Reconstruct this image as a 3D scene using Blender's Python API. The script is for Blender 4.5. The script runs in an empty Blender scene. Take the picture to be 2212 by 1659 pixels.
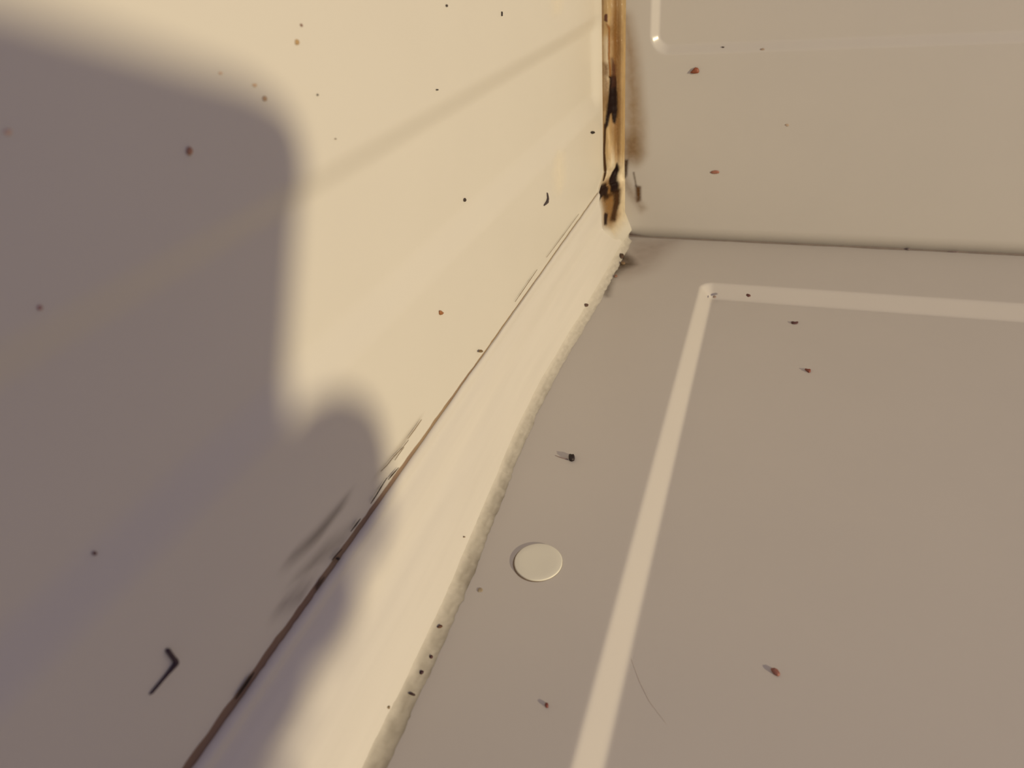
import bpy, math, random
import numpy as np
from mathutils import Vector, Matrix

random.seed(7)
rng = np.random.default_rng(7)
scene = bpy.context.scene
COL = scene.collection

# ------------------------------------------------------------------ camera
# World: X runs right along the back wall, Y runs into the corner, Z is up.
# The inner corner (left wall / back wall / floor) is the origin.  1 unit "u" = 1.44 mm.
K = 0.00144
FPX, CX, CY = 1490.5, 1106.0, 829.5            # focal length in pixels of the 2212 x 1659 frame
R = np.array([[0.9417545784, 0.3264485384, -0.0808063473],     # camera right
              [0.1154562811, -0.5395200280, -0.8340191764],    # camera down
              [-0.3158609839, 0.7761117775, -0.5457859908]])   # camera forward
CAM = np.array([51.005, -227.068, 91.316])     # camera position in u

cam_data = bpy.data.cameras.new('camera')
cam = bpy.data.objects.new('camera', cam_data)
COL.objects.link(cam)
scene.camera = cam
cam_data.sensor_fit = 'HORIZONTAL'
cam_data.sensor_width = 36.0
cam_data.lens = FPX / 2212.0 * 36.0
cam_data.clip_start = 0.002
cam_data.clip_end = 20.0
M = Matrix.Identity(4)
for r_ in range(3):
    M[r_][0] = R[0][r_]; M[r_][1] = -R[1][r_]; M[r_][2] = -R[2][r_]; M[r_][3] = CAM[r_] * K
cam.matrix_world = M
cam_data.dof.use_dof = True
cam_data.dof.focus_distance = 0.215
cam_data.dof.aperture_fstop = 26.0

# ------------------------------------------------------------------ world, lamp, exposure
world = bpy.data.worlds.new('room_light'); scene.world = world
world.use_nodes = True
bg = world.node_tree.nodes['Background']
bg.inputs['Color'].default_value = (0.78, 0.69, 1.0, 1)
bg.inputs['Strength'].default_value = 0.275

lamp_data = bpy.data.lights.new('room_lamp', 'POINT')
lamp_data.energy = 166.0
lamp_data.color = (1.0, 0.83, 0.52)
lamp_data.shadow_soft_size = 0.022
lamp = bpy.data.objects.new('room_lamp', lamp_data)
lamp.location = (2.029, -0.978, 0.541)
COL.objects.link(lamp)

scene.view_settings.view_transform = 'Standard'
scene.view_settings.look = 'None'
scene.view_settings.gamma = 1.0
scene.view_settings.use_curve_mapping = False
scene.view_settings.exposure = 0.0

# ------------------------------------------------------------------ helpers
def srgb(r, g, b):
    def f(c):
        c /= 255.0
        return c / 12.92 if c <= 0.04045 else ((c + 0.055) / 1.055) ** 2.4
    return (f(r), f(g), f(b), 1.0)

def N(nt, typ, **kw):
    n = nt.nodes.new(typ)
    for k, v in kw.items():
        setattr(n, k, v)
    return n

def base_material(name):
    m = bpy.data.materials.new(name); m.use_nodes = True
    nt = m.node_tree
    return m, nt, nt.nodes['Principled BSDF']

def plastic(name, col_a, col_b, rough=0.33, scale=35.0, bump=0.02, bump_scale=900.0, spec=0.4, stretch=None):
    """moulded plastic: two close tones mixed by a broad noise, faint orange-peel bump"""
    m, nt, p = base_material(name)
    tc = N(nt, 'ShaderNodeTexCoord')
    no = N(nt, 'ShaderNodeTexNoise'); no.inputs['Scale'].default_value = scale; no.inputs['Detail'].default_value = 3
    mix = N(nt, 'ShaderNodeMix', data_type='RGBA')
    mix.inputs['A'].default_value = col_a; mix.inputs['B'].default_value = col_b
    if stretch:
        mp = N(nt, 'ShaderNodeMapping'); mp.inputs['Scale'].default_value = stretch
        nt.links.new(tc.outputs['Object'], mp.inputs['Vector']); nt.links.new(mp.outputs['Vector'], no.inputs['Vector'])
    else:
        nt.links.new(tc.outputs['Object'], no.inputs['Vector'])
    nt.links.new(no.outputs['Fac'], mix.inputs['Factor'])
    nt.links.new(mix.outputs['Result'], p.inputs['Base Color'])
    p.inputs['Roughness'].default_value = rough
    p.inputs['Specular IOR Level'].default_value = spec
    if bump:
        nb = N(nt, 'ShaderNodeTexNoise'); nb.inputs['Scale'].default_value = bump_scale; nb.inputs['Detail'].default_value = 2
        bp = N(nt, 'ShaderNodeBump'); bp.inputs['Strength'].default_value = bump; bp.inputs['Distance'].default_value = 0.0004
        nt.links.new(tc.outputs['Object'], nb.inputs['Vector'])
        nt.links.new(nb.outputs['Fac'], bp.inputs['Height'])
        nt.links.new(bp.outputs['Normal'], p.inputs['Normal'])
    return m

_plain = {}
def plain(rgb, rough=0.6, tint=0.25, scale=1500.0):
    """debris colour with a fine mottled variation"""
    key = (rgb, rough)
    if key in _plain: return _plain[key]
    m, nt, p = base_material('debris_%d_%d_%d' % rgb)
    tc = N(nt, 'ShaderNodeTexCoord')
    no = N(nt, 'ShaderNodeTexNoise'); no.inputs['Scale'].default_value = scale
    c = srgb(*rgb)
    mix = N(nt, 'ShaderNodeMix', data_type='RGBA')
    mix.inputs['A'].default_value = tuple(x * (1 - tint) for x in c[:3]) + (1,)
    mix.inputs['B'].default_value = tuple(min(1, x * (1 + tint)) for x in c[:3]) + (1,)
    nt.links.new(tc.outputs['Object'], no.inputs['Vector'])
    nt.links.new(no.outputs['Fac'], mix.inputs['Factor'])
    nt.links.new(mix.outputs['Result'], p.inputs['Base Color'])
    p.inputs['Roughness'].default_value = rough
    _plain[key] = m
    return m

_stain = {}
def stain_material(rgb, strength=1.0, nscale=700.0, namt=0.5, stretch=(1, 1, 1)):
    """a thin film of dirt or painted reflection: opacity from the mesh attribute 'film', broken up by noise"""
    key = (rgb, strength, nscale, namt, stretch)
    if key in _stain: return _stain[key]
    m, nt, p = base_material('stain_%d_%d_%d' % rgb)
    p.inputs['Base Color'].default_value = srgb(*rgb)
    p.inputs['Roughness'].default_value = 0.5; p.inputs['Specular IOR Level'].default_value = 0.12
    at_ = N(nt, 'ShaderNodeAttribute', attribute_name='film')
    tc = N(nt, 'ShaderNodeTexCoord')
    mp = N(nt, 'ShaderNodeMapping'); mp.inputs['Scale'].default_value = stretch
    no = N(nt, 'ShaderNodeTexNoise'); no.inputs['Scale'].default_value = nscale; no.inputs['Detail'].default_value = 4
    nt.links.new(tc.outputs['Object'], mp.inputs['Vector']); nt.links.new(mp.outputs['Vector'], no.inputs['Vector'])
    s1 = N(nt, 'ShaderNodeMath', operation='SUBTRACT'); s1.inputs[1].default_value = 0.5
    nt.links.new(no.outputs['Fac'], s1.inputs[0])
    s2 = N(nt, 'ShaderNodeMath', operation='MULTIPLY'); s2.inputs[1].default_value = namt * 2
    nt.links.new(s1.outputs[0], s2.inputs[0])
    s3 = N(nt, 'ShaderNodeMath', operation='ADD'); s3.inputs[1].default_value = 1.0
    nt.links.new(s2.outputs[0], s3.inputs[0])
    s4 = N(nt, 'ShaderNodeMath', operation='MULTIPLY'); nt.links.new(s3.outputs[0], s4.inputs[0]); nt.links.new(at_.outputs['Fac'], s4.inputs[1])
    s5 = N(nt, 'ShaderNodeMath', operation='MULTIPLY', use_clamp=True); s5.inputs[1].default_value = strength
    nt.links.new(s4.outputs[0], s5.inputs[0])
    nt.links.new(s5.outputs[0], p.inputs['Alpha'])
    _stain[key] = m
    return m

def attr_material(name, rough=0.4, bump=0.3):
    """colour from a per-point colour attribute (dirt and ageing with its own shape, painted contact shade) plus fine relief"""
    m, nt, p = base_material(name)
    at_ = N(nt, 'ShaderNodeAttribute', attribute_name='tone')
    nt.links.new(at_.outputs['Color'], p.inputs['Base Color'])
    p.inputs['Roughness'].default_value = rough
    tc = N(nt, 'ShaderNodeTexCoord')
    nb = N(nt, 'ShaderNodeTexNoise'); nb.inputs['Scale'].default_value = 900; nb.inputs['Detail'].default_value = 3
    bp = N(nt, 'ShaderNodeBump'); bp.inputs['Strength'].default_value = bump; bp.inputs['Distance'].default_value = 0.0003
    nt.links.new(tc.outputs['Object'], nb.inputs['Vector'])
    nt.links.new(nb.outputs['Fac'], bp.inputs['Height'])
    nt.links.new(bp.outputs['Normal'], p.inputs['Normal'])
    return m

def mesh_obj(name, verts, faces, mat, parent=None, origin=None, smooth=True):
    """verts in u (world axes); origin in u"""
    v = np.asarray(verts, float) * K
    o = np.zeros(3) if origin is None else np.asarray(origin, float) * K
    me = bpy.data.meshes.new(name)
    me.from_pydata((v - o).tolist(), [], [tuple(int(i) for i in f) for f in faces])
    me.materials.append(mat)
    if smooth:
        me.polygons.foreach_set('use_smooth', [True] * len(me.polygons))
    me.update()
    ob = bpy.data.objects.new(name, me)
    COL.objects.link(ob)
    ob.location = o
    if parent is not None:
        ob.parent = parent
        ob.location = o - np.array(parent.location)
    return ob

def set_attr(ob, name, vals):
    a = ob.data.attributes.new(name, 'FLOAT', 'POINT')
    a.data.foreach_set('value', np.asarray(vals, np.float32))

def set_tone(ob, cols):
    a = ob.data.attributes.new('tone', 'FLOAT_COLOR', 'POINT')
    c = np.ones((len(cols), 4), np.float32); c[:, :3] = cols
    a.data.foreach_set('color', c.ravel())

def tag(o, label, cat, group=None):
    o['label'] = label; o['category'] = cat
    if group: o['group'] = group
    return o

def structure(o, label=None):
    o['kind'] = 'structure'
    if label: o['label'] = label
    return o

def grid_faces(na, nb, flip=False):
    f = []
    for i in range(na - 1):
        for j in range(nb - 1):
            a, b, c, d = i * nb + j, (i + 1) * nb + j, (i + 1) * nb + j + 1, i * nb + j + 1
            f.append((a, d, c, b) if flip else (a, b, c, d))
    return f

def smooth01(t):
    t = np.clip(t, 0, 1); return t * t * (3 - 2 * t)

def ramp01(t, r=0.22):
    """straight ramp with rounded shoulders"""
    t = np.clip(t, 0, 1)
    k = 1.0 / (1.0 - r)
    lo = 0.5 * k * t * t / r; mid = k * (t - r / 2); hi = 1 - 0.5 * k * (1 - t) ** 2 / r
    return np.where(t < r, lo, np.where(t > 1 - r, hi, mid))

def spaced(*segs):
    """segs: (start, end, step) -> sorted unique coordinates"""
    out = []
    for a, b, s in segs:
        n = max(1, int(round((b - a) / s)))
        out += list(np.linspace(a, b, n + 1))
    return np.unique(np.round(out, 5))

_tabs = {}
def vnoise(x, seed=0, octaves=3):
    """smooth 1-D value noise in [-1, 1]"""
    x = np.asarray(x, float); out = np.zeros_like(x); amp = 1.0; tot = 0
    for o in range(octaves):
        key = seed * 31 + o
        if key not in _tabs: _tabs[key] = np.random.default_rng(key).uniform(-1, 1, 4096)
        tab = _tabs[key]
        xi = np.floor(x).astype(int); t = x - xi; t = t * t * (3 - 2 * t)
        out += amp * (tab[xi % 4096] * (1 - t) + tab[(xi + 1) % 4096] * t); tot += amp
        x = x * 2.13 + 17.3; amp *= 0.5
    return out / tot

# measuring helper: where the sight line through a photo pixel meets a surface of the place
class Plane:
    def __init__(self, o, ea, eb, n):
        self.o, self.ea, self.eb, self.n = (np.asarray(q, float) for q in (o, ea, eb, n))
    def ab(self, px, py):
        d = R.T @ np.array([(px - CX) / FPX, (py - CY) / FPX, 1.0])
        t = ((self.o - CAM) @ self.n) / (d @ self.n)
        q = CAM + t * d - self.o
        return np.array([q @ self.ea, q @ self.eb])
    def xyz(self, a, b, h=0.0):
        return self.o + np.multiply.outer(a, self.ea) + np.multiply.outer(b, self.eb) + np.multiply.outer(np.asarray(h, float), self.n)

def _pos(self, a, b, h):
    return self.o + np.outer(a, self.ea) + np.outer(b, self.eb) + np.outer(h, self.n)
Plane.pos = _pos
ZR = -3.6                                   # level of the recessed part of the floor
P_LEFT = Plane((0, 0, 0), (0, 1, 0), (0, 0, 1), (1, 0, 0))
P_BACK = Plane((0, 0, 0), (1, 0, 0), (0, 0, 1), (0, -1, 0))
P_FLOOR = Plane((0, 0, 0), (1, 0, 0), (0, 1, 0), (0, 0, 1))
P_REC = Plane((0, 0, ZR), (1, 0, 0), (0, 1, 0), (0, 0, 1))
_t = np.array([-7.0, 0, 14.4]); _t /= np.linalg.norm(_t)
P_TRIM = Plane((8.0, 0, 3.0), (0, 1, 0), _t, (_t[2], 0, -_t[0]))
_e = np.array([5.9, 5.6, 0]); BW = float(np.linalg.norm(_e)); _e /= BW
P_BEAD = Plane((0, -5.6, 0), _e, (0, 0, 1), (_e[1], -_e[0], 0))

# ------------------------------------------------------------------ materials of the shell
M_WALL = plastic('cream_plastic_wall', (0.665, 0.638, 0.578, 1), (0.64, 0.612, 0.556, 1), rough=0.32)
M_BACK = plastic('cream_plastic_back', (0.555, 0.53, 0.503, 1), (0.53, 0.508, 0.485, 1), rough=0.22)
M_FLOOR = plastic('cream_plastic_floor', (0.57, 0.54, 0.51, 1), (0.545, 0.518, 0.492, 1), rough=0.36)
M_TRIM = plastic('cream_trim', (0.70, 0.67, 0.618, 1), (0.60, 0.572, 0.53, 1), rough=0.35, scale=260, bump=0.05, stretch=(1, 0.05, 1))

# ------------------------------------------------------------------ left wall
YN = -420.0                                  # the compartment goes on behind the camera
def solid_sheet(front, na, nb, back_off):
    """closes a height-field sheet into a slab by a copy moved by back_off (flat back)"""
    n = len(front)
    back = front + back_off
    faces = grid_faces(na, nb)
    idx = lambda i, j: i * nb + j
    bf = [tuple(reversed([q + n for q in f])) for f in faces]
    rim = []
    for i in range(na - 1):
        rim.append((idx(i + 1, 0), idx(i, 0), idx(i, 0) + n, idx(i + 1, 0) + n))
        rim.append((idx(i, nb - 1), idx(i + 1, nb - 1), idx(i + 1, nb - 1) + n, idx(i, nb - 1) + n))
    for j in range(nb - 1):
        rim.append((idx(0, j), idx(0, j + 1), idx(0, j + 1) + n, idx(0, j) + n))
        rim.append((idx(na - 1, j + 1), idx(na - 1, j), idx(na - 1, j) + n, idx(na - 1, j + 1) + n))
    return np.vstack([front, back]), faces + bf + rim

ys = spaced((YN, -16, 14.0), (-16, 0, 1.0))
zs = spaced((-6, 38, 4.0), (38, 74, 0.25), (74, 260, 8.0))
Yg, Zg = np.meshgrid(ys, zs, indexing='ij')
# a shallow channel is moulded along the wall: its lower flank faces up, its upper flank faces down
def wall_height(z):
    return -1.8 * smooth01((z - 43.0) / 7.0) + 1.3 * smooth01((z - 65.2) / 4.8)
def wall_end(y):
    return smooth01((-y - 5.0) / 9.0)          # the channel runs out before the corner
Xg = wall_height(Zg) * wall_end(Yg)
front = np.stack([Xg.ravel(), Yg.ravel(), Zg.ravel()], 1)
v, f = solid_sheet(front, len(ys), len(zs), np.array([-4.0, 0, 0]))
wall_left = structure(mesh_obj('wall_left', v, f, M_WALL), 'smooth cream plastic side wall on the left, partly in shadow')

RB = 1.7                                     # depth of the panel in the back wall
# ------------------------------------------------------------------ back wall with a recessed panel
def rr_sdf(a, b, a0, a1, b0, b1, r):
    ca, cb = (a0 + a1) / 2, (b0 + b1) / 2
    qa = np.abs(a - ca) - (a1 - a0) / 2 + r; qb = np.abs(b - cb) - (b1 - b0) / 2 + r
    return np.hypot(np.maximum(qa, 0), np.maximum(qb, 0)) + np.minimum(np.maximum(qa, qb), 0) - r

xs = spaced((-4, 11, 3.0), (11, 26, 0.3), (26, 330, 6.0))
zs = spaced((0.25, 50, 4.0), (50, 72, 0.3), (72, 260, 6.0))
Xg, Zg = np.meshgrid(xs, zs, indexing='ij')
d = rr_sdf(Xg, Zg, 13.0, 310, 57.0, 400, 6.0)
Yg = RB * ramp01(-d / 2.9)
front = np.stack([Xg.ravel(), Yg.ravel(), Zg.ravel()], 1)
v, f = solid_sheet(front, len(xs), len(zs), np.array([0, 5.0, 0]))
wall_back = structure(mesh_obj('wall_back', v, f, M_BACK), 'glossy cream plastic back wall with a recessed rounded panel')

# ------------------------------------------------------------------ floor with a recessed tray
xs = spaced((-4, 33, 3.0), (33, 48, 0.3), (48, 330, 6.0))
ys = spaced((YN, -44, 6.0), (-44, -29, 0.3), (-29, 4, 3.0))
Xg, Yg = np.meshgrid(xs, ys, indexing='ij')
d = rr_sdf(Xg, Yg, 35.4, 300, -900, -32.6, 4.2)
Zg = ZR * ramp01(-d / 4.2)
front = np.stack([Xg.ravel(), Yg.ravel(), Zg.ravel()], 1)
v, f = solid_sheet(front, len(xs), len(ys), np.array([0, 0, -5.0]))
floor = structure(mesh_obj('floor', v, f, M_FLOOR), 'cream plastic floor with a stepped recessed tray')

# dirty joint between floor and back wall
xs = spaced((5, 330, 1.0))
prof = [(0.0, 0.34), (-0.22, 0.20), (-0.60, 0.03)]
vv = []; ff = []
for i, x in enumerate(xs):
    w = 1.0 + 0.35 * float(vnoise(x * 0.12, 3)) + 0.15 * float(vnoise(x * 0.9, 4))
    vv += [(x, p[0] * w - 0.02, p[1] * w) for p in prof]
    if i:
        for j in range(2):
            a = (i - 1) * 3 + j; ff.append((a, a + 3, a + 4, a + 1))
joint_back = mesh_obj('joint_sealant', vv, ff, plastic('grey_joint', srgb(112, 104, 100), srgb(150, 138, 128), rough=0.7, scale=120), wall_back)

# measured run of the sealed foot of the trim: it wanders in and out along the floor
def edge_x(y):
    return float(np.interp(y, [-420, -190, -160, -143, -125, -105, -89, -60, -30, 0], [12.6, 12.3, 11.7, 10.2, 8.7, 7.7, 7.7, 8.9, 9.5, 9.6]))
def edge_s(y):
    return sum(edge_x(y + d_) * w_ for d_, w_ in ((-16, 1), (-8, 2), (0, 3), (8, 2), (16, 1))) / 9.0
TRIM_PROF = [(0.0, 19.6), (0.35, 19.75), (0.80, 19.5), (1.05, 19.0), (1.02, 18.3), (1.12, 17.6), (1.70, 16.8),
             (2.4, 15.6), (2.90, 14.2), (3.20, 12.9), (3.58, 11.6), (4.40, 10.3), (5.3, 8.8), (6.1, 7.1), (6.8, 5.3),
             (7.4, 3.9), (7.8, 2.8), (8.05, 1.7), (8.1, 0.0), (0.0, 0.0)]
def trim_k(y):
    return (edge_s(y) - 1.9) / 8.1
def trim_x(y, z):
    p = TRIM_PROF[1:-1][::-1]
    return float(np.interp(z, [q[1] for q in p], [q[0] for q in p])) * trim_k(y)

# ------------------------------------------------------------------ corner trim along the left wall
prof = np.array(TRIM_PROF)
ys = spaced((YN, -260, 10.0), (-260, 0, 0.8))
vv = []; ff = []; n = len(prof)
for i, y in enumerate(ys):
    wob = 0.10 * float(vnoise(y * 0.06, 11))
    for j, (x, z) in enumerate(prof):
        wz = wob + (0.10 * float(vnoise(y * 0.25 + 5, 12)) if j < 3 else 0)
        if j in (1, 2, 3):                       # crumbly lip near the front end
            wz += 0.12 * float(smooth01((-y - 150) / 40)) * float(vnoise(y * 1.7 + 9 * j, 13 + j))
        vv.append((x * trim_k(y), y, max(0.0, z + (wz if z > 0.1 else 0))))
    if i:
        for j in range(n):
            a, b = (i - 1) * n + j, (i - 1) * n + (j + 1) % n
            ff.append((a, b, b + n, a + n))
ff.append(tuple(range(n))[::-1]); ff.append(tuple(range((len(ys) - 1) * n, len(ys) * n)))
trim = mesh_obj('trim_1', vv, ff, M_TRIM)
structure(trim, 'cream cove trim strip running along the foot of the left wall')

# sealant smear where the trim meets the floor
M_SEAL = attr_material('aged_floor_sealant', rough=0.5)
ys = spaced((YN, -260, 6.0), (-260, -4, 0.6))
na = 9; vv = []; tone = []; ff = []
for i, y in enumerate(ys):
    near = smooth01((-y - 60) / 140)
    w = 2.1 + 0.5 * float(vnoise(y * 0.07, 21)) + 0.28 * float(vnoise(y * 0.5, 22)) + 0.5 * float(near)
    h = 2.6 + 0.5 * float(vnoise(y * 0.09, 23)) + 0.8 * float(near)
    dirt = 0.5 + 0.5 * float(vnoise(y * 0.11, 24)); dirt2 = 0.5 + 0.5 * float(vnoise(y * 0.7, 25))
    h = min(h, 3.6); x0 = trim_x(y, h) - 0.02
    w = edge_s(y) - x0 + 0.30 * float(vnoise(y * 0.5, 22)) + 0.15 * float(vnoise(y * 1.4, 26))
    for j in range(na):
        t = j / (na - 1)
        x = x0 - 0.12 + (w + 0.12) * t ** 1.1
        z = h * (1 - t) ** 1.35 + 0.03
        vv.append((x, y, z))
        k = (0.95 * float(smooth01(t * 1.5)) + 0.3 * float(smooth01((t - 0.8) / 0.2))) * (0.55 + 0.7 * dirt * dirt2) * (0.38 + 0.74 * float(near))  # dirt, plus a painted shadow line at the floor contact
        k += 0.16 * float(vnoise(y * 0.8 + 40 * t, 27)) * min(1.0, 3 * t)
        k = min(1, max(0, k))
        a = np.array((0.61, 0.575, 0.51)); b = np.array((0.17, 0.148, 0.115))
        tone.append(a * (1 - k) + b * k)
    if i:
        for j in range(na - 1):
            a = (i - 1) * na + j; ff.append((a, a + 1, a + 1 + na, a + na))
o = mesh_obj('floor_sealant', vv, ff, M_SEAL, trim); set_tone(o, tone)
o['label'] = 'greyish grimy sealant edge against the floor'

# dirty open joint where the trim meets the wall
M_GAP = attr_material('grimy_gap', rough=0.8)
ys = spaced((-300, -12, 0.7)); vv = []; tone = []; ff = []
for i, y in enumerate(ys):
    near = float(smooth01((-y - 40) / 170))
    w = 0.16 + 0.95 * near ** 2.4 + 0.25 * near * float(vnoise(y * 0.4, 31)) + 0.05 * float(vnoise(y * 0.9, 32))
    w = max(0.08, w)
    zc = 19.65 + 0.10 * float(vnoise(y * 0.25 + 5, 12)) + 0.10 * float(vnoise(y * 0.06, 11))
    g = 0.5 + 0.5 * float(vnoise(y * 0.16, 33))
    light = np.array(srgb(160, 140, 108)[:3]); dark = np.array(srgb(128, 104, 88)[:3])
    kk = min(1, max(0, near * 0.95 + (g - 0.5) * 0.7))
    c = light * (1 - kk) + dark * kk
    for (x, z, q) in ((0.40, zc + 0.02, 0.75), (0.16, zc + 0.25 * w, 1.0), (0.07, zc + 0.75 * w, 1.0), (0.02, zc + w, 1.25)):
        vv.append((x, y, z)); tone.append(np.minimum(1, c * q))
    if i:
        for j in range(3):
            a = (i - 1) * 4 + j; ff.append((a, a + 4, a + 5, a + 1))
o = mesh_obj('dirt_seam', vv, ff, M_GAP, trim); set_tone(o, tone)
o['label'] = 'dark brown dirt line in the joint with the wall'

# ------------------------------------------------------------------ flat stains: a film on a surface
def poly_sdf(A, B, poly):
    d2 = np.full(A.shape, 1e9); inside = np.zeros(A.shape, bool)
    n = len(poly)
    for i in range(n):
        p, q = poly[i], poly[(i + 1) % n]
        e = q - p; w0, w1 = A - p[0], B - p[1]
        t = np.clip((w0 * e[0] + w1 * e[1]) / max(1e-12, e @ e), 0, 1)
        d2 = np.minimum(d2, (w0 - t * e[0]) ** 2 + (w1 - t * e[1]) ** 2)
        c = ((p[1] > B) != (q[1] > B)) & (A < (q[0] - p[0]) * (B - p[1]) / (q[1] - p[1] + 1e-12) + p[0])
        inside ^= c
    d = np.sqrt(d2)
    return np.where(inside, -d, d)

def stain(name, plane, polys, rgb, soft, parent, strength=1.0, h=0.05, res=0.25, sa=1.0, lift=None, label=None, **kw):
    """polys: outlines (photo pixels, measured) laid on the plane; soft = edge softness in u; sa squeezes the a axis"""
    P = [np.array([plane.ab(x, y) for x, y in pl]) * [sa, 1] for pl in polys]
    allp = np.vstack(P); lo = allp.min(0) - soft; hi = allp.max(0) + soft
    na = max(6, min(160, int((hi[0] - lo[0]) / res))); nb = max(6, min(160, int((hi[1] - lo[1]) / res)))
    A, B = np.meshgrid(np.linspace(lo[0], hi[0], na), np.linspace(lo[1], hi[1], nb), indexing='ij')
    film = np.zeros(A.shape)
    for pl in P:
        film = np.maximum(film, smooth01(0.5 - poly_sdf(A, B, pl) / (2 * soft)))
    a = A.ravel() / sa; b = B.ravel()
    hh = np.full(a.shape, h) if lift is None else lift(a, b) + h
    v = plane.pos(a, b, hh)
    fl = film.ravel()
    faces = [q for q in grid_faces(na, nb) if max(fl[list(q)]) > 0.002]
    used = sorted({i for q in faces for i in q}); mp = {k: i for i, k in enumerate(used)}
    ob = mesh_obj(name, v[used], [[mp[i] for i in q] for q in faces], stain_material(rgb, strength, **kw), parent)
    set_attr(ob, 'film', fl[used])
    if label: ob['label'] = label
    return ob

# ------------------------------------------------------------------ upright sealant bead in the corner
def bead_lift(a, b):
    """height of the bead over the flat chamfer; a across (0..BW), b height above the floor"""
    s = np.clip(np.asarray(a, float) / BW, 0, 1); b = np.asarray(b, float)
    low = smooth01((24 - b) / 20)
    arch = np.sin(np.pi * s) ** 0.8
    ridge = 0.35 * np.exp(-((s - 0.80) / 0.10) ** 2) - 0.35 * np.exp(-((s - 0.60) / 0.10) ** 2)
    body = (0.55 + 4.6 * low) * arch
    wav = 0.16 * vnoise(b * 0.35, 41) * arch
    # lumpy peeled left margin
    peel = 0.45 * np.exp(-((s - 0.17 - 0.04 * vnoise(b * 0.4, 42)) / 0.10) ** 2) * smooth01((b - 40) / 6)
    hole = -0.7 * np.exp(-((s - 0.55) / 0.16) ** 2) * np.exp(-((b - 17) / 4.5) ** 2)
    hole += -0.5 * np.exp(-((s - 0.42) / 0.13) ** 2) * np.exp(-((b - 40) / 5) ** 2)
    return body + ridge * (1 - low) + wav + peel + hole

def bead_pos(a, b):
    """point of the bead surface; low down it smears out over the end of the trim"""
    sp = min(1.0, max(0.0, a / BW)); z = float(b)
    up = P_BEAD.xyz(a, z, float(bead_lift(a, z)))
    lo = float(smooth01((25 - z) / 4.5))
    if lo <= 0: return up
    yl = float(np.interp(z, [2, 4, 6, 11, 13.6, 19.6, 24], [-11, -13, -18, -23.5, -22, -14.5, -6]))
    y = yl * (1 - sp) ** 1.15
    xt = trim_x(min(-1, y), max(0.5, z))
    xr = max(6.1, xt + 1.0)
    lump = 0.55 * math.sin(math.pi * sp) * (1 + 0.5 * float(vnoise(z * 0.5 + sp * 3, 44)))
    hole = -0.30 * math.exp(-((sp - 0.60) / 0.14) ** 2) * math.exp(-((z - 17) / 4.0) ** 2)
    x = xt + 0.12 + (xr - xt - 0.12) * sp ** 3 + (lump + hole) * (0.35 + 0.65 * sp)
    return up * (1 - lo) + np.array([x, y, z]) * lo

class BeadSurface:
    def __init__(self):
        self.A = np.linspace(0, BW, 60); self.B = np.linspace(2.0, 76, 320)
        P = np.array([[bead_pos(a, b) for b in self.B] for a in self.A])
        Q = (P - CAM) @ R.T
        self.px = CX + FPX * Q[..., 0] / Q[..., 2]; self.py = CY + FPX * Q[..., 1] / Q[..., 2]
    def ab(self, x, y):
        i, j = np.unravel_index(np.argmin((self.px - x) ** 2 + (self.py - y) ** 2), self.px.shape)
        return np.array([self.A[i], self.B[j]])
    def pos(self, a, b, h):
        out = []
        for x, y, k in zip(a, b, h):
            x = min(BW, max(0.0, x)); e = 0.05
            p = bead_pos(x, y)
            n = np.cross(bead_pos(min(BW, x + e), y) - bead_pos(max(0, x - e), y), bead_pos(x, y + e) - bead_pos(x, y - e))
            n /= np.linalg.norm(n) + 1e-12
            out.append(p + n * k)
        return np.array(out)
S_BEAD = BeadSurface()

na, zs = 48, spaced((2.2, 78, 0.4), (78, 250, 6.0))
aa = np.linspace(0, BW, na - 2)
vv = []; tone = []
cream = np.array(srgb(206, 192, 164)[:3]); ochre = np.array(srgb(138, 98, 50)[:3])
pale = np.array(srgb(172, 146, 104)[:3]); white = np.array(srgb(206, 194, 170)[:3]); umber = np.array(srgb(104, 72, 40)[:3])
for zi, z in enumerate(zs):
    row = [bead_pos(a, z) for a in aa]
    skirt0 = row[0] + np.array([-2.0, -0.2, 0]); skirt1 = row[-1] + np.array([0.1, 2.2, 0])
    vv.append(skirt0); tone.append(umber)
    for a in aa:
        s = a / BW
        vv.append(row[int(round(a / BW * (na - 3)))])
        up = float(smooth01((z - 22) / 8))
        c = cream * (1 - up) + pale * up
        w_o = up * math.exp(-((s - 0.52 - 0.05 * float(vnoise(z * .2, 51))) / 0.20) ** 2) * (0.62 + 0.38 * float(vnoise(z * 0.15, 52)))
        w_o = min(1, max(0, w_o)); c = c * (1 - w_o) + ochre * w_o
        lowbrown = math.exp(-((z - 17) / 7) ** 2) * math.exp(-((s - 0.45) / 0.30) ** 2) * 0.75
        c = c * (1 - lowbrown) + ochre * lowbrown
        rim = math.exp(-((s - 0.03) / 0.03) ** 2) * up * 0.5
        c = c * (1 - rim) + umber * rim
        wp = math.exp(-((s - 0.16) / 0.11) ** 2) * float(smooth01((z - 46) / 4)) * (1 - float(smooth01((z - 62) / 3))) * 0.9
        c = c * (1 - wp) + white * wp
        wp = math.exp(-((s - 0.42) / 0.11) ** 2) * math.exp(-((z - 26) / 4) ** 2) * 0.9
        c = c * (1 - wp) + white * wp
        c = c * (1 + 0.16 * float(vnoise(z * 0.22 + 37 * round(s * 12), 53)) + 0.10 * float(vnoise(z * 1.1 + 11 * round(s * 30), 54)))
        edge = float(smooth01((10 - z) / 6))
        if z < 23: edge = max(edge, float(smooth01((0.22 - s) / 0.2)) * float(smooth01((23 - z) / 4)))
        c = c * (1 - edge) + np.array((0.62, 0.59, 0.53)) * edge
        tone.append(c)
    vv.append(skirt1); tone.append(pale)
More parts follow.
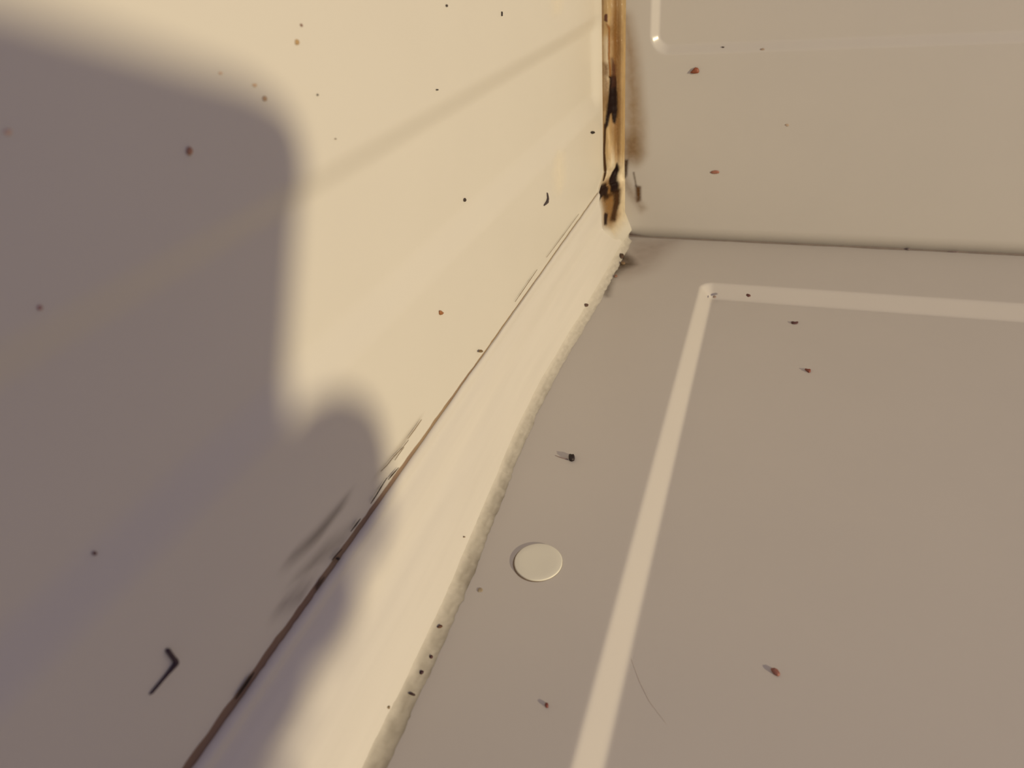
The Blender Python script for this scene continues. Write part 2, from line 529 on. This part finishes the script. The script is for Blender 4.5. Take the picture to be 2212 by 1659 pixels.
bead = mesh_obj('sealant_bead', vv, grid_faces(len(zs), na, True), attr_material('stained_sealant', rough=0.28, bump=0.25), origin=(0, 0, 0))
set_tone(bead, tone)
tag(bead, 'ochre-stained sealant bead with black mould in the upright corner', 'sealant')
def mould(polys, rgb, soft, label=None, strength=1.5, h=0.09, **kw):
    return stain('mould_patch', S_BEAD, polys, rgb, soft, bead, strength=strength, h=h, res=0.18, label=label, nscale=1400, namt=0.5, **kw)
BLK = (26, 10, 8)
mould([[(1302, 400), (1318, 388), (1336, 404), (1335, 465), (1320, 485), (1306, 480)]], (142, 104, 58), 2.0, strength=0.7, h=0.04)
mould([[(1330, 0), (1340, 60), (1338, 160), (1340, 250), (1336, 330), (1328, 300), (1330, 160), (1322, 60)]], (128, 86, 36), 1.6, strength=0.55, h=0.04)
mould([[(1306, 170), (1316, 175), (1314, 230), (1307, 235)]], (150, 118, 84), 1.2, strength=0.6, h=0.04)
mould([[(1319, 165), (1329, 168), (1331, 205), (1332, 240), (1328, 265), (1325, 262), (1322, 242), (1317, 246), (1312, 272), (1308, 275), (1312, 240), (1316, 205)]], BLK, 0.8, 'black forked mould streak')
mould([[(1322, 128), (1329, 140), (1330, 185), (1320, 190)]], (88, 52, 36), 1.0, strength=0.8)
mould([[(1306, 268), (1309, 270), (1306, 330), (1304, 390), (1302, 390), (1304, 330)]], (66, 42, 22), 0.3)
mould([[(1332, 354), (1336, 368), (1335, 400), (1333, 414), (1320, 412), (1318, 398), (1323, 372)]], BLK, 0.7, 'black teardrop mould spot')
mould([[(1328, 412), (1335, 412), (1336, 440), (1327, 474), (1322, 474), (1328, 440)]], (62, 38, 16), 1.1)
mould([[(1291, 418), (1296, 402), (1307, 399), (1312, 408), (1311, 424), (1304, 420), (1299, 424), (1292, 428)]], (34, 18, 12), 0.9)
mould([[(1305, 424), (1325, 416), (1326, 420), (1306, 434)]], (70, 44, 18), 0.7, strength=0.7)
mould([[(1307, 462), (1311, 464), (1310, 484), (1306, 484)]], (34, 14, 8), 0.5)
mould([[(1307, 32), (1311, 32), (1311, 46), (1307, 44)]], (92, 60, 48), 0.3)
mould([[(1304, 138), (1312, 140), (1314, 165), (1306, 160)]], (120, 84, 44), 1.2, strength=0.7)
mould([[(1310, 50), (1318, 60), (1317, 120), (1320, 165), (1316, 165), (1313, 120), (1314, 66)]], (150, 100, 50), 0.35, strength=0.8)

# ------------------------------------------------------------------ stains on the walls and trim
stain('stain', P_BACK, [[(1354, 40), (1372, 120), (1386, 260), (1388, 330), (1376, 350), (1354, 330)]], (160, 124, 70), 3.6, wall_back, strength=0.5, nscale=250, label='yellow-brown seepage stain beside the sealant bead')
stain('stain', P_BACK, [[(1353, 300), (1372, 300), (1376, 335), (1354, 345)]], (144, 108, 58), 4.2, wall_back, strength=0.5, h=0.07)
stain('stain', P_BACK, [[(1350, 346), (1356, 346), (1354, 378), (1350, 384)]], (66, 38, 12), 0.7, wall_back, strength=0.9, h=0.09)
stain('stain', P_BACK, [[(1374, 402), (1383, 404), (1383, 432), (1377, 434)]], (96, 62, 14), 0.9, wall_back, strength=0.95, h=0.09, label='small ochre dripped spot')
stain('stain', P_BACK, [[(1368, 372), (1370, 372), (1376, 404), (1374, 404)]], (90, 62, 24), 0.35, wall_back, strength=0.7, h=0.09)
stain('stain', P_BACK, [[(1348, 380), (1380, 430), (1396, 450), (1384, 458), (1352, 410)]], (150, 120, 90), 1.6, wall_back, strength=0.28)
stain('stain', P_BACK, [[(1352, 500), (1380, 508), (1400, 514), (1360, 514)]], (110, 88, 84), 0.9, wall_back, strength=0.55)
stain('stain', P_FLOOR, [[(1340, 540), (1362, 556), (1372, 572), (1345, 584), (1322, 602), (1312, 640), (1306, 636), (1322, 580)]], (92, 72, 46), 2.2, floor, strength=0.55, nscale=300, h=0.1, label='brown grime at the inner corner')
stain('stain', P_FLOOR, [[(1370, 520), (1460, 520), (1400, 580), (1345, 600), (1340, 560)]], (136, 104, 82), 6.0, floor, strength=0.22, nscale=200)
# grey wipe marks on the left wall beside the trim (long and thin along the wall)
def wipe(pl, rgb, soft, strength, sa=0.25):
    return stain('wipe_mark', P_LEFT, [pl], rgb, soft, wall_left, strength=strength, sa=sa, res=0.12, h=0.05, nscale=350, namt=0.9, stretch=(1, 0.12, 1))
wipe([(740, 1084), (735, 1100), (690, 1160), (640, 1202), (632, 1200), (690, 1140)], (114, 102, 94), 1.1, 0.42)
wipe([(745, 1150), (740, 1170), (660, 1240), (640, 1245), (690, 1190)], (122, 110, 100), 1.2, 0.28)
wipe([(660, 1270), (650, 1290), (612, 1312), (606, 1306), (640, 1280)], (112, 98, 104), 1.0, 0.40)
wipe([(905, 905), (900, 918), (860, 975), (822, 1022), (815, 1022), (850, 975)], (150, 132, 108), 0.7, 0.25)

# ------------------------------------------------------------------ cracks in the joint (thin open slivers)
def sliver(px, width, rgb, plane, parent, h=0.12, name='crack'):
    P = np.array([plane.ab(x, y) for x, y in px]); n = len(P)
    # resample
    L = np.r_[0, np.cumsum(np.hypot(*np.diff(P, axis=0).T))]; t = np.linspace(0, L[-1], max(10, n * 5))
    Q = np.stack([np.interp(t, L, P[:, 0]), np.interp(t, L, P[:, 1])], 1)
    T = np.gradient(Q, axis=0); T /= np.linalg.norm(T, axis=1)[:, None]; Nn = np.stack([-T[:, 1], T[:, 0]], 1)
    u = t / L[-1]; ww = width * np.sin(np.pi * np.clip(u, 0.02, 0.98)) ** 0.6 * (1 + 0.5 * vnoise(t * 1.3, int(px[0][0]) % 97))
    ww = np.maximum(ww, width * 0.08)
    vv = []; ff = []
    for i in range(len(Q)):
        for off, hh in ((-0.5, 0.02), (-0.25, h), (0.25, h), (0.5, 0.02)):
            q = Q[i] + Nn[i] * off * ww[i]
            vv.append(plane.xyz(q[0], q[1], hh))
        if i:
            for j in range(3):
                a = (i - 1) * 4 + j; ff.append((a, a + 1, a + 5, a + 4))
    return mesh_obj(name, vv, ff, plain(rgb, 0.9), parent)
P_SEAM = Plane((0.35, 0, 0), (0, 1, 0), (0, 0, 1), (1, 0, 0))
sliver([(835, 1032), (824, 1050), (812, 1070), (800, 1088)], 0.30, (50, 36, 24), P_SEAM, trim)
sliver([(778, 1120), (768, 1134), (757, 1148)], 0.25, (50, 36, 28), P_SEAM, trim)
sliver([(860, 1010), (850, 1022), (838, 1036)], 0.25, (60, 44, 28), P_SEAM, trim)
sliver([(910, 906), (895, 928), (880, 948)], 0.13, (128, 110, 86), P_SEAM, trim)
sliver([(882, 950), (868, 968), (850, 986), (836, 1004), (822, 1018)], 0.13, (118, 100, 78), P_SEAM, trim)
sliver([(872, 966), (860, 982), (852, 994)], 0.12, (118, 100, 78), P_SEAM, trim)
sliver([(548, 1452), (534, 1474), (520, 1494), (508, 1510)], 0.50, (40, 24, 18), P_SEAM, trim)
sliver([(560, 1458), (546, 1480), (532, 1498), (522, 1512)], 0.30, (40, 24, 18), P_SEAM, trim)
sliver([(674, 1338), (660, 1360), (648, 1376), (640, 1392)], 0.42, (44, 26, 24), P_TRIM, trim)
sliver([(738, 1186), (728, 1196), (716, 1210)], 0.25, (70, 54, 48), P_SEAM, trim)
sliver([(700, 1246), (690, 1262), (682, 1274)], 0.35, (80, 64, 52), P_SEAM, trim)
sliver([(1160, 582), (1130, 626), (1112, 652)], 0.14, (110, 90, 62), P_SEAM, trim)
sliver([(1250, 462), (1215, 510), (1180, 556)], 0.10, (120, 100, 76), P_SEAM, trim)

# ------------------------------------------------------------------ round cover cap
def cap():
    ctr = P_FLOOR.ab(1163, 1215)
    r0 = 4.15
    root = bpy.data.objects.new('screw_cap', None); COL.objects.link(root)
    root.empty_display_size = 0.004
    root.location = np.array([ctr[0], ctr[1], 0]) * K
    rings = [(r0, 0.0), (r0 + 0.01, 0.20), (r0 - 0.03, 0.27), (r0 - 0.16, 0.30), (r0 * 0.75, 0.31), (r0 * 0.5, 0.30), (r0 * 0.25, 0.29)]
    n = 64; vv = []; ff = []
    for r, z in rings:
        for i in range(n):
            a = 2 * math.pi * i / n
            vv.append((ctr[0] + r * math.cos(a), ctr[1] + r * math.sin(a), z + 0.03))
    for k in range(len(rings) - 1):
        for i in range(n):
            a, b = k * n + i, k * n + (i + 1) % n
            ff.append((a, b, b + n, a + n))
    vv.append((ctr[0], ctr[1], 0.32)); c = len(vv) - 1
    for i in range(n):
        ff.append(((len(rings) - 1) * n + i, (len(rings) - 1) * n + (i + 1) % n, c))
    mesh_obj('cap_disc', vv, ff, plastic('cap_plastic', (0.79, 0.775, 0.67, 1), (0.76, 0.745, 0.645, 1), rough=0.45, scale=180, bump=0.05), root)
    # cast shadow painted as a dark line round the foot of the disc
    vv = []; ff = []
    for i in range(n):
        a = 2 * math.pi * i / n
        w = 0.01 + 0.26 * max(0, math.cos(a - math.radians(215))) ** 0.7
        for r, z in ((r0 - 0.05, 0.03), (r0 + w, 0.05), (r0 + w + 0.04, 0.012)):
            vv.append((ctr[0] + r * math.cos(a), ctr[1] + r * math.sin(a), z))
        for j in range(2):
            p, q = i * 3 + j, ((i + 1) % n) * 3 + j
            ff.append((p, p + 1, q + 1, q))
    mesh_obj('painted_rim_shadow', vv, ff, plain((128, 112, 96), 0.8), root)
    tag(root, 'round off-white cover cap stuck flat on the floor', 'cap')
cap()

P_SE = Plane((9.3, 0, 1.6), (0, 1, 0), (-0.62, 0, 0.785), (0.785, 0, 0.62))   # face of the floor sealant
def ground(plane, a, b):
    """height of the real moulded surface over its reference plane"""
    if plane is P_LEFT: return float(wall_height(np.float64(b)) * wall_end(np.float64(a)))
    if plane is P_BACK: return -RB * float(ramp01(-rr_sdf(np.float64(a), np.float64(b), 13.0, 310, 57.0, 400, 6.0) / 2.9))
    if plane is P_FLOOR: return ZR * float(ramp01(-rr_sdf(np.float64(a), np.float64(b), 35.4, 300, -900, -32.6, 4.2) / 4.2))
    if plane is P_TRIM: return (trim_x(a, 3.0 + b * _t[2]) - (8.0 + b * _t[0])) * plane.n[0]
    if plane is P_SE: return (edge_x(a) - 10.9) * plane.n[0]
    return 0.0

def settle(plane, px):
    """plane shifted to the moulded surface under the measured points"""
    h = 0.0
    for _ in range(4):
        q = Plane(plane.o + plane.n * h, plane.ea, plane.eb, plane.n)
        c = np.mean([q.ab(x, y) for x, y in px], axis=0)
        h = ground(plane, c[0], c[1])
    return Plane(plane.o + plane.n * h, plane.ea, plane.eb, plane.n)

# ------------------------------------------------------------------ loose debris: each piece is a thing
def reflect(rgb, plane, lux):
    """pigment of a piece whose measured look is rgb, from how strongly its surface is lit"""
    if lux is None:
        lux = {id(P_FLOOR): 0.62, id(P_BACK): 0.72}.get(id(plane), 0.95)
    c = np.minimum(0.85, np.array(srgb(*rgb)[:3]) / lux); c = 0.82 * c + 0.18 * c.mean()
    c = np.where(c <= 0.0031308, c * 12.92, 1.055 * c ** (1 / 2.4) - 0.055)
    return tuple(int(round(q * 255)) for q in c)

def crumb(name, label, plane, outline, thick, rgb, cat='crumb', group=None, lift=0.0, rough=0.55, lux=None):
    """a solid flake with the given outline (photo pixels) and a domed, uneven top"""
    rgb = reflect(rgb, plane, lux)
    plane = settle(plane, outline)
    P = np.array([plane.ab(x, y) for x, y in outline]); n = len(P)
    # rounder outline: insert points
    Q = []
    for i in range(n):
        a, b = P[i], P[(i + 1) % n]
        Q += [a * 0.78 + b * 0.22, a * 0.5 + b * 0.5, a * 0.22 + b * 0.78]
    Q = np.array(Q); n = len(Q); c = Q.mean(0)
    vv = []; ff = []
    for sc, h in ((0.90, 0.0), (1.0, 0.35), (0.86, 0.78), (0.5, 1.0)):
        for i, q in enumerate(Q):
            jit = 1 + 0.10 * float(rng.uniform(-1, 1))
            p = c + (q - c) * sc * (jit if sc < 0.95 else 1)
            vv.append(plane.xyz(p[0], p[1], lift + 0.02 + h * thick * (jit if h > 0.5 else 1)))
    for k in range(3):
        for i in range(n):
            a, b = k * n + i, k * n + (i + 1) % n
            ff.append((a, b, b + n, a + n))
    vv.append(plane.xyz(c[0], c[1], lift + 0.02 + thick * 1.02)); t = len(vv) - 1
    for i in range(n): ff.append((3 * n + i, 3 * n + (i + 1) % n, t))
    ff.append(tuple(range(n))[::-1])
    o = mesh_obj(name, vv, ff, plain(rgb, rough), origin=plane.xyz(c[0], c[1], lift))
    return tag(o, label, cat, group)

def blob(cx, cy, rx, ry, rot=0, n=8, jag=0.22, seed=0):
    r2 = np.random.default_rng(seed + int(cx * 7 + cy))
    out = []
    for i in range(n):
        a = 2 * math.pi * i / n
        k = 1 + jag * r2.uniform(-1, 1)
        x, y = rx * math.cos(a) * k, ry * math.sin(a) * k
        cr, sr = math.cos(math.radians(rot)), math.sin(math.radians(rot))
        out.append((cx + x * cr - y * sr, cy + x * sr + y * cr))
    return out

def fibre(name, label, plane, px, rad, rgb, cat='fibre', lift=0.0, parent=None, lux=None):
    """a round thread lying on a surface; rad = radius in u at each control point"""
    rgb = reflect(rgb, plane, lux)
    plane = settle(plane, px)
    P = np.array([plane.ab(x, y) for x, y in px]); n = len(P)
    rad = np.full(n, rad) if np.isscalar(rad) else np.array(rad)
    L = np.r_[0, np.cumsum(np.hypot(*np.diff(P, axis=0).T))]; t = np.linspace(0, L[-1], max(14, n * 7))
    A = np.interp(t, L, P[:, 0]); B = np.interp(t, L, P[:, 1]); rr = np.interp(t, L, rad)
    # soften corners
    for _ in range(2):
        A[1:-1] = (A[:-2] + 2 * A[1:-1] + A[2:]) / 4; B[1:-1] = (B[:-2] + 2 * B[1:-1] + B[2:]) / 4
    rr = rr * (1 + 0.14 * vnoise(t * 2.2 / max(0.2, rad.max()), 5))
    rr[0] *= 0.5; rr[-1] *= 0.4
    C = np.array([plane.xyz(a, b, lift + r * 0.9) for a, b, r in zip(A, B, rr)])
    T = np.gradient(C, axis=0); T /= np.linalg.norm(T, axis=1)[:, None]
    vv = []; ff = []; m = 8
    for i in range(len(C)):
        s = np.cross(T[i], plane.n); s /= np.linalg.norm(s)
        for j in range(m):
            a = 2 * math.pi * j / m
            vv.append(C[i] + rr[i] * (math.cos(a) * s + math.sin(a) * plane.n))
        if i:
            for j in range(m):
                a, b = (i - 1) * m + j, (i - 1) * m + (j + 1) % m
                ff.append((a, b, b + m, a + m))
    ff.append(tuple(range(m))[::-1]); ff.append(tuple(range((len(C) - 1) * m, len(C) * m)))
    o = mesh_obj(name, vv, ff, plain(rgb, 0.7), parent, origin=None if parent else plane.xyz(A[0], B[0], 0))
    return o if parent else tag(o, label, cat)

LW, BK, FL, FR, TR = P_LEFT, P_BACK, P_FLOOR, P_FLOOR, P_TRIM
# left wall
fibre('bent_fibre', 'large dark bent fibre stuck low on the shadowed left wall', LW, [(358, 1402), (368, 1416), (379, 1430), (352, 1464), (322, 1500)], [0.22, 0.24, 0.26, 0.17, 0.14], (44, 30, 36), lux=0.42)
fibre('curled_fibre', 'short curled dark fibre on the lit left wall near the mouldy corner', LW, [(1181, 416), (1182, 428), (1180, 436), (1174, 444)], [0.16, 0.28, 0.36, 0.16], (70, 58, 60))
fibre('straight_fibre', 'tiny straight black fibre at the top edge of the left wall', LW, [(1083, 25), (1083, 35)], 0.16, (40, 28, 30))
crumb('speck', 'black grain on the left wall closest to the sealant bead', LW, blob(1279, 286, 5, 3.6), 0.5, (34, 24, 26))
crumb('speck', 'small black oval grain in the middle of the lit left wall', LW, blob(1003, 432, 2.6, 4.4), 0.3, (54, 40, 36))
crumb('speck', 'orange-brown wedge crumb on the lit left wall above the trim', LW, [(947, 669), (956, 674), (955, 679), (948, 681)], 0.35, (150, 92, 34))
crumb('speck', 'minute black speck just above the upper channel edge of the left wall', LW, blob(943, 194, 2.0, 2.0), 0.25, (40, 30, 30))
crumb('speck', 'tiny black speck at the top edge left of the straight fibre', LW, blob(964, 12, 2.0, 3.2), 0.2, (60, 48, 44))
crumb('speck', 'slanted reddish sliver near the top edge of the left wall', LW, blob(650, 55, 2.0, 4.0, -25), 0.15, (126, 78, 58))
crumb('speck', 'yellowish-brown dot under the slanted reddish sliver', LW, blob(641, 91, 4.2, 7), 0.15, (176, 142, 88))
crumb('speck', 'tiny black speck below the yellowish-brown dot', LW, blob(685, 205, 2.0, 2.4), 0.15, (70, 56, 46))
crumb('speck', 'faint tiny speck beside the shadow edge above the channel edge', LW, blob(724, 300, 2.2, 1.6), 0.12, (120, 96, 80))
crumb('speck', 'soft brown dot on the rounded corner of the wall shadow', LW, blob(571, 213, 5, 7, -20), 0.15, (136, 110, 84), lux=0.55)
crumb('speck', 'faint brown dot on the curved shadow edge, upper of the close pair', LW, blob(550, 184, 5, 4), 0.1, (160, 134, 104), lux=0.55)
crumb('speck', 'faintest brown dot along the top edge of the wall shadow', LW, blob(476, 158, 4, 3.4), 0.1, (164, 136, 110), lux=0.55)
crumb('speck', 'rounded brown crumb well inside the upper wall shadow', LW, blob(407, 326, 6.2, 9), 0.3, (128, 88, 62), lux=0.42)
crumb('speck', 'faint brownish smudge dot at the far left edge of the wall', LW, blob(16, 285, 9, 8), 0.08, (150, 128, 112), lux=0.42)
crumb('speck', 'faint reddish dot at the left edge midway down the shadow', LW, blob(85, 665, 5.5, 5), 0.15, (124, 84, 78), lux=0.42)
crumb('speck', 'dark red dot above the large bent fibre in the wall shadow', LW, blob(203, 1195, 5, 4, -30), 0.22, (74, 34, 34), lux=0.42)
# pale light reflections on the left wall, painted as thin films
def pale_glint(label, outline):
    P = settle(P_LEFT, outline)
    o = stain('painted_glint', P, [outline], (250, 242, 224), 1.5, None, strength=0.32, h=0.05, res=0.2, sa=0.3, namt=0.0)
    tag(o, label, 'pale_glint')
pale_glint('pale elongated painted reflection on the left wall beside the curled fibre', blob(1208, 372, 11, 44, 0, 14, 0.08))
pale_glint('pale painted reflection on the left wall cut by the top edge', blob(1203, -6, 10, 36, 0, 14, 0.08))
# back wall
crumb('rust_flake', 'rust-red flake on the back wall, the largest crumb there', BK, [(1490, 157), (1497, 150), (1501, 145), (1508, 146), (1511, 153), (1509, 158), (1498, 159)], 0.7, (124, 60, 26))
crumb('speck', 'minute black speck right of the rust-red flake on the back wall', BK, [(1558, 100), (1566, 101), (1562, 104)], 0.3, (50, 34, 34))
crumb('speck', 'faint grey dot on the back wall near the top', BK, blob(1647, 107, 4.4, 3.4), 0.12, (140, 122, 106))
crumb('speck', 'faint reddish lens-shaped crumb low on the back wall', BK, blob(1545, 372, 11, 4.4, -4), 0.3, (142, 88, 70))
crumb('speck', 'barely visible dot in the middle of the back wall', BK, blob(1700, 270, 4, 3), 0.08, (158, 138, 120), lift=0)
# floor joint
crumb('speck', 'dark dot in the back joint, left of the thin dash', BK, blob(1961, 537, 5, 2), 0.5, (96, 82, 84), lift=0.2)
crumb('speck', 'thin dark dash in the back joint near the right edge', BK, blob(2058, 543, 16, 1.6), 0.4, (104, 88, 88), lift=0.2)
# floor and tray
crumb('square_grit', 'square black grit with a hair-like tail on the floor strip', FL, [(1228, 985), (1232, 985), (1235, 987), (1241, 985), (1242, 994), (1238, 998), (1229, 997)], 0.8, (24, 10, 10))
fibre('hair', 'very faint short hair trailing left of the square black grit', FL, [(1199, 984), (1212, 989), (1227, 993)], [0.05, 0.10, 0.14], (134, 116, 112))
crumb('speck', 'dark red crumb inside the back-left corner of the tray', FR, blob(1617, 639, 6, 2.8, 10), 0.35, (82, 42, 38))
crumb('speck', 'faint speck at the tray corner right on the step', FL, blob(1543, 642, 4, 2.6), 0.2, (128, 108, 98))
crumb('speck', 'thin dark boat-shaped crumb on the tray', FR, [(1708, 695), (1716, 698), (1725, 695), (1723, 700), (1716, 701), (1710, 700)], 0.35, (70, 36, 36))
crumb('speck', 'red-brown seed-shaped crumb with a pointed tip on the tray', FR, [(1737, 798), (1744, 799), (1751, 799), (1751, 805), (1747, 806), (1742, 802)], 0.45, (108, 50, 34))
crumb('speck', 'blurred reddish crumb lowest on the right of the tray', FR, blob(1675, 1453, 12, 6, 35), 0.4, (120, 72, 60))
crumb('speck', 'dark red crumb on the floor strip near the bottom edge', FL, blob(1181, 1524, 4.6, 6), 0.35, (102, 44, 34))
crumb('speck', 'faint grey-green dot on the floor left below the cap', FL, blob(1037, 1275, 5.5, 5), 0.1, (136, 122, 98))
fibre('hair', 'thin faint curved hair on the tray beside the bright step', FR, [(1362, 1420), (1380, 1470), (1402, 1515), (1440, 1565)], [0.010, 0.020, 0.020, 0.010], (156, 139, 122))
# trim
crumb('speck', 'dark crumb near the top end of the trim by the corner', TR, blob(1266, 659, 4.2, 3.2, 30), 0.4, (84, 56, 46))
crumb('speck', 'faint dot beside the crumb at the top end of the trim', TR, blob(1276, 655, 2.6, 2.2), 0.2, (150, 124, 100))
crumb('speck', 'dark olive grain on the right edge of the trim, halfway up', TR, blob(1192, 805, 3, 5.4, -10), 0.4, (70, 54, 26))
crumb('speck', 'minute grain on the plain face of the trim beside the cap', TR, blob(1002, 1160, 2.4, 1.8), 0.2, (130, 108, 84))
crumb('speck', 'dark lump of dirt at the inner floor corner below the bead', FL, blob(1342, 557, 6, 5), 0.9, (64, 44, 30), lift=0.3)
crumb('speck', 'brown crumb just under the dark lump in the inner corner', FL, blob(1346, 570, 5, 3), 0.5, (104, 82, 52), lift=0.1)
crumb('speck', 'reddish speck where the grime meets the trim foot at the corner', FL, blob(1330, 598, 4, 2.6), 0.4, (118, 82, 66), lift=0.1)
crumb('speck', 'olive crumb caught in the wall joint of the trim', P_SEAM, blob(1037, 758, 4.2, 3.6), 0.4, (116, 92, 52))
crumb('speck', 'black dot in the wall joint of the trim where it leaves the shadow', P_SEAM, blob(728, 1206, 2.6, 4, 20), 0.35, (40, 20, 18))
# on the grimy sealant edge
crumb('speck', 'brown grain on the grimy sealant edge, uppermost of the row of four', P_SE, blob(949, 1354, 5, 3.2, -15), 0.35, (86, 48, 20))
crumb('speck', 'small purple-brown grain in the sealant row, second from the top', P_SE, blob(930, 1419, 3.4, 4.2), 0.35, (72, 30, 34))
crumb('speck', 'round purple-black grain in the sealant row, third from the top', P_SE, blob(910, 1453, 3.4, 5, 15), 0.4, (58, 18, 32))
crumb('speck', 'curved black crumb on the sealant edge, lowest of the row of four', P_SE, [(881, 1498), (887, 1496), (893, 1499), (896, 1504), (890, 1503), (884, 1500)], 0.4, (48, 16, 18))
crumb('speck', 'faint olive dot on the trim left of the lowest sealant grains', TR, blob(838, 1528, 2.6, 4.2, 10), 0.25, (128, 108, 74))

# ------------------------------------------------------------------ out of frame on the right: a hand with a phone, whose shadow falls on the left wall
def cam_pt(x, y, z):
    """millimetres right / down / forward, seen from the viewpoint, moved 25 cm towards the lamp -> world metres"""
    aim = np.array([0.0, -0.25, 0.10]); away = np.array([0.9222, -0.3308, 0.2005])
    p = CAM * K + (R.T @ np.array([x + 6.0, y, z])) * 0.001
    return aim + (p - aim) * 0.914 + away * 0.25

def phone():
    root = bpy.data.objects.new('smartphone', None); COL.objects.link(root)
    root.empty_display_size = 0.02
    root.location = cam_pt(28, 45, -8)
    def slab(name, x0, x1, y0, y1, z0, z1, rad, edge, mat):
        pts = []
        for cx_, cy_, a0 in ((x1 - rad, y1 - rad, 0), (x0 + rad, y1 - rad, 90), (x0 + rad, y0 + rad, 180), (x1 - rad, y0 + rad, 270)):
            for k in range(9):
                a = math.radians(a0 + k * 11.25); pts.append((cx_, cy_, math.cos(a), math.sin(a)))
        n = len(pts); vv = []; ff = []
        for z, ins in ((z0, edge), (z0 + edge, 0), (z1 - edge, 0), (z1, edge)):
            for cx_, cy_, c, s in pts: vv.append(cam_pt(cx_ + (rad - ins) * c, cy_ + (rad - ins) * s, z) / K)
        for k in range(3):
            for i in range(n): ff.append((k * n + i, k * n + (i + 1) % n, (k + 1) * n + (i + 1) % n, (k + 1) * n + i))
        ff.append(tuple(range(n))[::-1]); ff.append(tuple(range(3 * n, 4 * n)))
        return mesh_obj(name, vv, ff, mat, root, smooth=False)
    slab('case', -53, 95.0, -22.0, 55.5, -13.0, -4.2, 12, 1.2, plain((46, 46, 50), 0.4))
    slab('screen', -50, 92.0, -19.0, 52.5, -13.3, -12.9, 10, 0.1, plain((16, 16, 20), 0.15))
    tag(root, 'dark smartphone held out of frame, casting the rounded wall shadow', 'phone')
phone()

def hand():
    J = {}; E_ = []; Rd = []; V_ = []
    def add(key, p, r, prev=None):
        J[key] = len(V_); V_.append(p); Rd.append(r)
        if prev is not None: E_.append((J[prev], J[key]))
    add('palm', (86, 64, -32), 18)
    add('wrist', (98, 108, -66), 20, 'palm'); add('arm', (112, 180, -130), 27, 'wrist'); add('elbow', (126, 270, -220), 36, 'arm')
    add('heel', (94, 52, -24), 14, 'palm')
    add('i0', (106, 48, -22), 9.5, 'heel'); add('i1', (129, 44, -6), 9.0, 'i0'); add('i2', (108, 35, 6), 10.5, 'i1'); add('i3', (84, 30, 6), 9.5, 'i2')
    add('m0', (100, 60, -22), 9.5, 'heel'); add('m1', (106, 57, -5), 9.0, 'm0'); add('m2', (99, 52, 5), 8.2, 'm1'); add('m3', (82, 50, 4.4), 7.0, 'm2')
    add('r0', (90, 72, -24), 9.0, 'palm'); add('r1', (93, 65, -7), 7.8, 'r0'); add('r2', (84, 61, 2), 7.2, 'r1'); add('r3', (70, 56, 3.8), 6.6, 'r2')
    add('p0', (76, 76, -26), 8.0, 'palm'); add('p1', (76, 66, -12), 6.8, 'p0'); add('p2', (70, 63, 0), 6.4, 'p1'); add('p3', (60, 55, 3.4), 5.8, 'p2')
    add('t0', (72, 52, -30), 10, 'palm'); add('t1', (56, 36, -26), 9, 't0'); add('t2', (44, 18, -20.5), 7.5, 't1')
    me = bpy.data.meshes.new('hand')
    base = cam_pt(*V_[0])
    me.from_pydata([tuple(cam_pt(*p) - base) for p in V_], E_, [])
    ob = bpy.data.objects.new('hand', me); COL.objects.link(ob); ob.location = base
    sk = ob.modifiers.new('skin', 'SKIN'); sk.use_smooth_shade = True
    for i, d_ in enumerate(me.skin_vertices[0].data):
        d_.radius = (Rd[i] * 0.00128, Rd[i] * 0.00128); d_.use_root = (i == 0)
    sb = ob.modifiers.new('soften', 'SUBSURF'); sb.levels = 2; sb.render_levels = 2
    m, nt, p = base_material('skin')
    no = N(nt, 'ShaderNodeTexNoise'); no.inputs['Scale'].default_value = 60
    mx = N(nt, 'ShaderNodeMix', data_type='RGBA'); mx.inputs['A'].default_value = srgb(205, 160, 135); mx.inputs['B'].default_value = srgb(190, 140, 116)
    nt.links.new(no.outputs['Fac'], mx.inputs['Factor']); nt.links.new(mx.outputs['Result'], p.inputs['Base Color'])
    p.inputs['Roughness'].default_value = 0.55
    me.materials.append(m)
    tag(ob, 'hand gripping the smartphone, its knuckles bulging in the wall shadow', 'hand')
hand()
